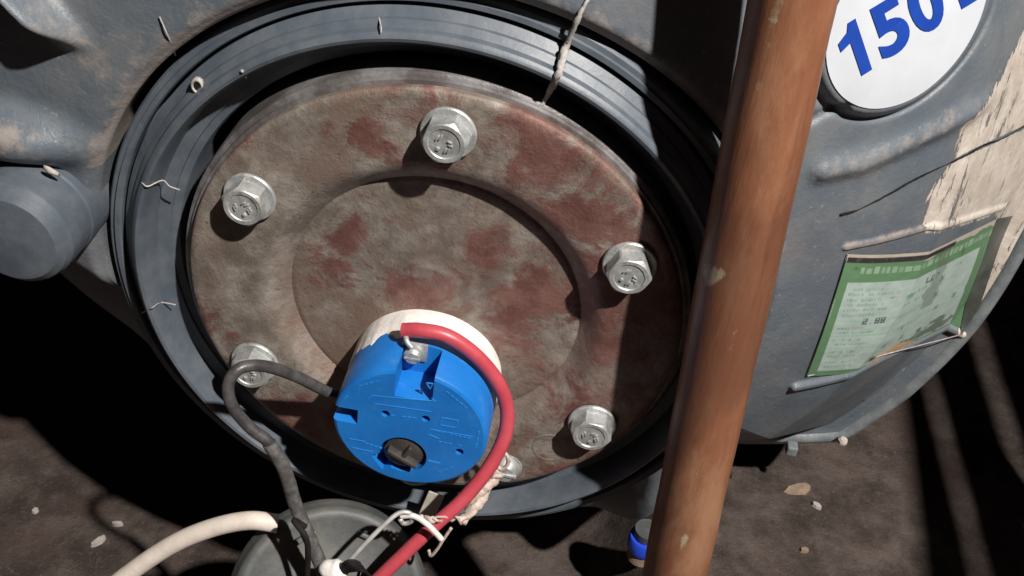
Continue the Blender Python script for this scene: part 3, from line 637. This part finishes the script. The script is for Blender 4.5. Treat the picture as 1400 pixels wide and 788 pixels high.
# ------------------------------------------------------------------ small things on the floor
q = atz(866, 742, ZF+.010)
cb = thing('plastic_cap', 'small blue plastic cap with grey top on the floor behind the pole', 'cap'); cb.location = (0, 0, 0)
l1 = lathe('blue_band', [(.00001, -.006), (.009, -.005), (.0095, -.004), (.0095, .004), (.009, .005), (.00001, .006)], 40); l1.transform(Matrix.Translation((q.x+.006, q.y, ZF+.0125)) @ Matrix.Rotation(math.radians(90), 4, 'X')); obj('blue_band', l1, simple('blue_cap', (.02, .07, .62), (.03, .09, .7), 60, .35), cb, True, 40)
l2 = lathe('grey_top', [(.00001, -.004), (.007, -.003), (.0075, -.002), (.0075, .003), (.00001, .003)], 40); l2.transform(Matrix.Translation((q.x+.006, q.y, ZF+.0205)) @ Matrix.Rotation(math.radians(90), 4, 'X')); obj('grey_top', l2, M_COVER, cb, True, 40)
l3 = lathe('foot', [(.00001, -.004), (.008, -.004), (.008, .004), (.00001, .004)], 40); l3.transform(Matrix.Translation((q.x+.006, q.y, ZF+.0035)) @ Matrix.Rotation(math.radians(90), 4, 'X')); obj('foot', l3, M_CARD, cb, True, 40)
def chip(name, px, py, L, W, H, ang, m, label, cat, seed):
    random.seed(seed); zz = ZL if px < 400 else ZF; q = atz(px, py, zz); n = 9; v = []; f = []
    for t in (0, 1):
        for k in range(n): a = 2*math.pi*k/n; r = random.uniform(.75, 1.1) if t == 0 else rs[k]*.88; rs = rs+[r] if (t == 0 and k) else ([r] if t == 0 else rs); v.append((math.cos(a)*L*r, math.sin(a)*W*r, H if t else -.001))
    f = [tuple(range(n))[::-1], tuple(range(n, 2*n))]+[(k, (k+1) % n, n+(k+1) % n, n+k) for k in range(n)]
    o = obj(name, pyd(name, v, f), m); o.location = (q.x, q.y, zz-.0005); o.rotation_euler = (0, 0, ang); tag(o, label, cat)
chip('plaster_chip', 135, 740, .0062, .0020, .002, .95, M_CHIP, 'long white chip lying inside the bend of the shadow of the black wire', 'chip', 1)
chip('plaster_chip', 160, 716, .0035, .0018, .0016, .2, M_CHIP, 'tiny pale chip between the shadow of the black wire and the cream cable', 'chip', 2)
chip('cardboard_scrap', 1092, 668, .0120, .0050, .0006, .55, M_CARD, 'tan scrap on the floor below the heater rim', 'scrap', 3)
chip('plaster_chip', 1117, 691, .0040, .0020, .0016, -.6, M_CHIP, 'small white chip beside the tan scrap', 'chip', 4)
chip('plaster_chip', 1100, 752, .0028, .0018, .0014, .3, M_CARD, 'small tan crumb on open floor right of the pole', 'crumb', 5)
chip('plaster_chip', 48, 698, .0022, .0022, .0014, .3, M_CHIP, 'tiny round pale crumb left of the shadow of the black wire', 'crumb', 6)
random.seed(11)
# ------------------------------------------------------------------ dusty threads on the collar
def surf(px, py, lift=.0006):
    best = None
    P_ = at(px, py, .002); r = math.hypot(P_.x-HC[0], P_.z)
    if r > HR: h_ = hit(px, py, dome); return h_+V((0, -lift, 0))
    y = float(np.interp(r, [c_[0] for c_ in CP], [c_[1] for c_ in CP])); return at(px, py, min(y, .006)-lift)
def thread(label, pts, rad, jit=.15):
    tag(obj('dust_thread', tube('dust_thread', [surf(*q_) for q_ in pts], rad, 6, 8, jit), M_THREAD, None, True), label, 'thread')
thread('thick dusty thread hanging across the collar groove above the flange', [(808, -10), (790, 25), (775, 62), (764, 100), (750, 128), (735, 152)], lambda t: .0006+.0008*math.sin(t*3.0)**2, .35)
thread('wavy white thread stuck on the collar near the upper left bolt', [(194, 250), (202, 255), (222, 247), (232, 255), (246, 260)], .0003)
thread('thin white thread on the collar near the grey pipe cap', [(194, 428), (208, 421), (220, 414), (240, 417)], .0003)
thread('straight straw fibre on the cap above the collar', [(219, 22), (231, 50), (240, 76)], .00028)
thread('short white fibre crossing the top collar ridge', [(518, 24), (521, 42), (514, 58)], .0003)
thread('short white flake fibre on the collar beside the broken clip', [(331, 97), (336, 106)], .0006)
q = surf(270, 118, .0008); ck = lathe('broken_clip', [(.0014, -.0004), (.0017, -.0007), (.0022, -.0006), (.0026, .001), (.0014, .001)], 14, closed=True); o = obj('broken_clip', ck, M_THREAD, heater, True); o.location = q; o.scale = (1, 1, 1.3)
o = obj('clip_hole_shade', lathe('clip_hole_shade', [(.0001, -.0002), (.0016, -.0002)], 14), M_BLACKM, heater); o.location = q; o.scale = (1, 1, 1.3)  # flat black disc painted in for the shade inside the hole

# ------------------------------------------------------------------ unseen slatted bench added on the right (its slats cast the striped shade on the floor)
ZB = .20
def toward(px, py):
    q = atz(px, py, ZF); t = (ZB-ZF)/(LPOS.z-ZF); return q+(LPOS-q)*t
bn = thing('added_shade_bench', 'added slatted wooden bench out of view on the right, casting striped shade on the floor', 'bench')
def slat(a, b, c, d, far):
    A, B, C, D = [toward(*q_) for q_ in (a, b, c, d)]   # left edge a->b, right edge c->d (back to front)
    e1 = (A-B); e2 = (C-D); A = A+e1*far; C = C+e2*far; B = B-e1*.25; D = D-e2*.25
    v = [V((q_.x, q_.y, ZB+h_)) for h_ in (0, .012) for q_ in (A, B, D, C)]
    obj('slat', pyd('slat', v, [(0, 1, 2, 3), (7, 6, 5, 4), (0, 4, 5, 1), (1, 5, 6, 2), (2, 6, 7, 3), (3, 7, 4, 0)]), M_SLAT, bn); return A, B, C, D
q1 = slat((1236, 500), (1272, 788), (1262, 500), (1338, 788), .5)
q2 = slat((1277, 500), (1356, 788), (1333, 462), (1436, 788), .5)
q3 = slat((1351, 462), (1456, 788), (1600, 380), (1860, 788), .5)
for q_ in (q1[0], q1[1], q3[2], q3[3]):
    obj('leg', box('leg', q_.x-.006, q_.x+.006, q_.y-.006, q_.y+.006, ZF-.001, ZB), M_SLAT, bn)
for a_, b_ in ((q1[0], q3[2]), (q1[1], q3[3])):
    obj('rail', tube('rail', [V((a_.x, a_.y, ZB-.006)), V(((a_.x+b_.x)/2, (a_.y+b_.y)/2, ZB-.006)), V((b_.x, b_.y, ZB-.006))], .006, 6), M_SLAT, bn)
print('bench corners', q1, q3)
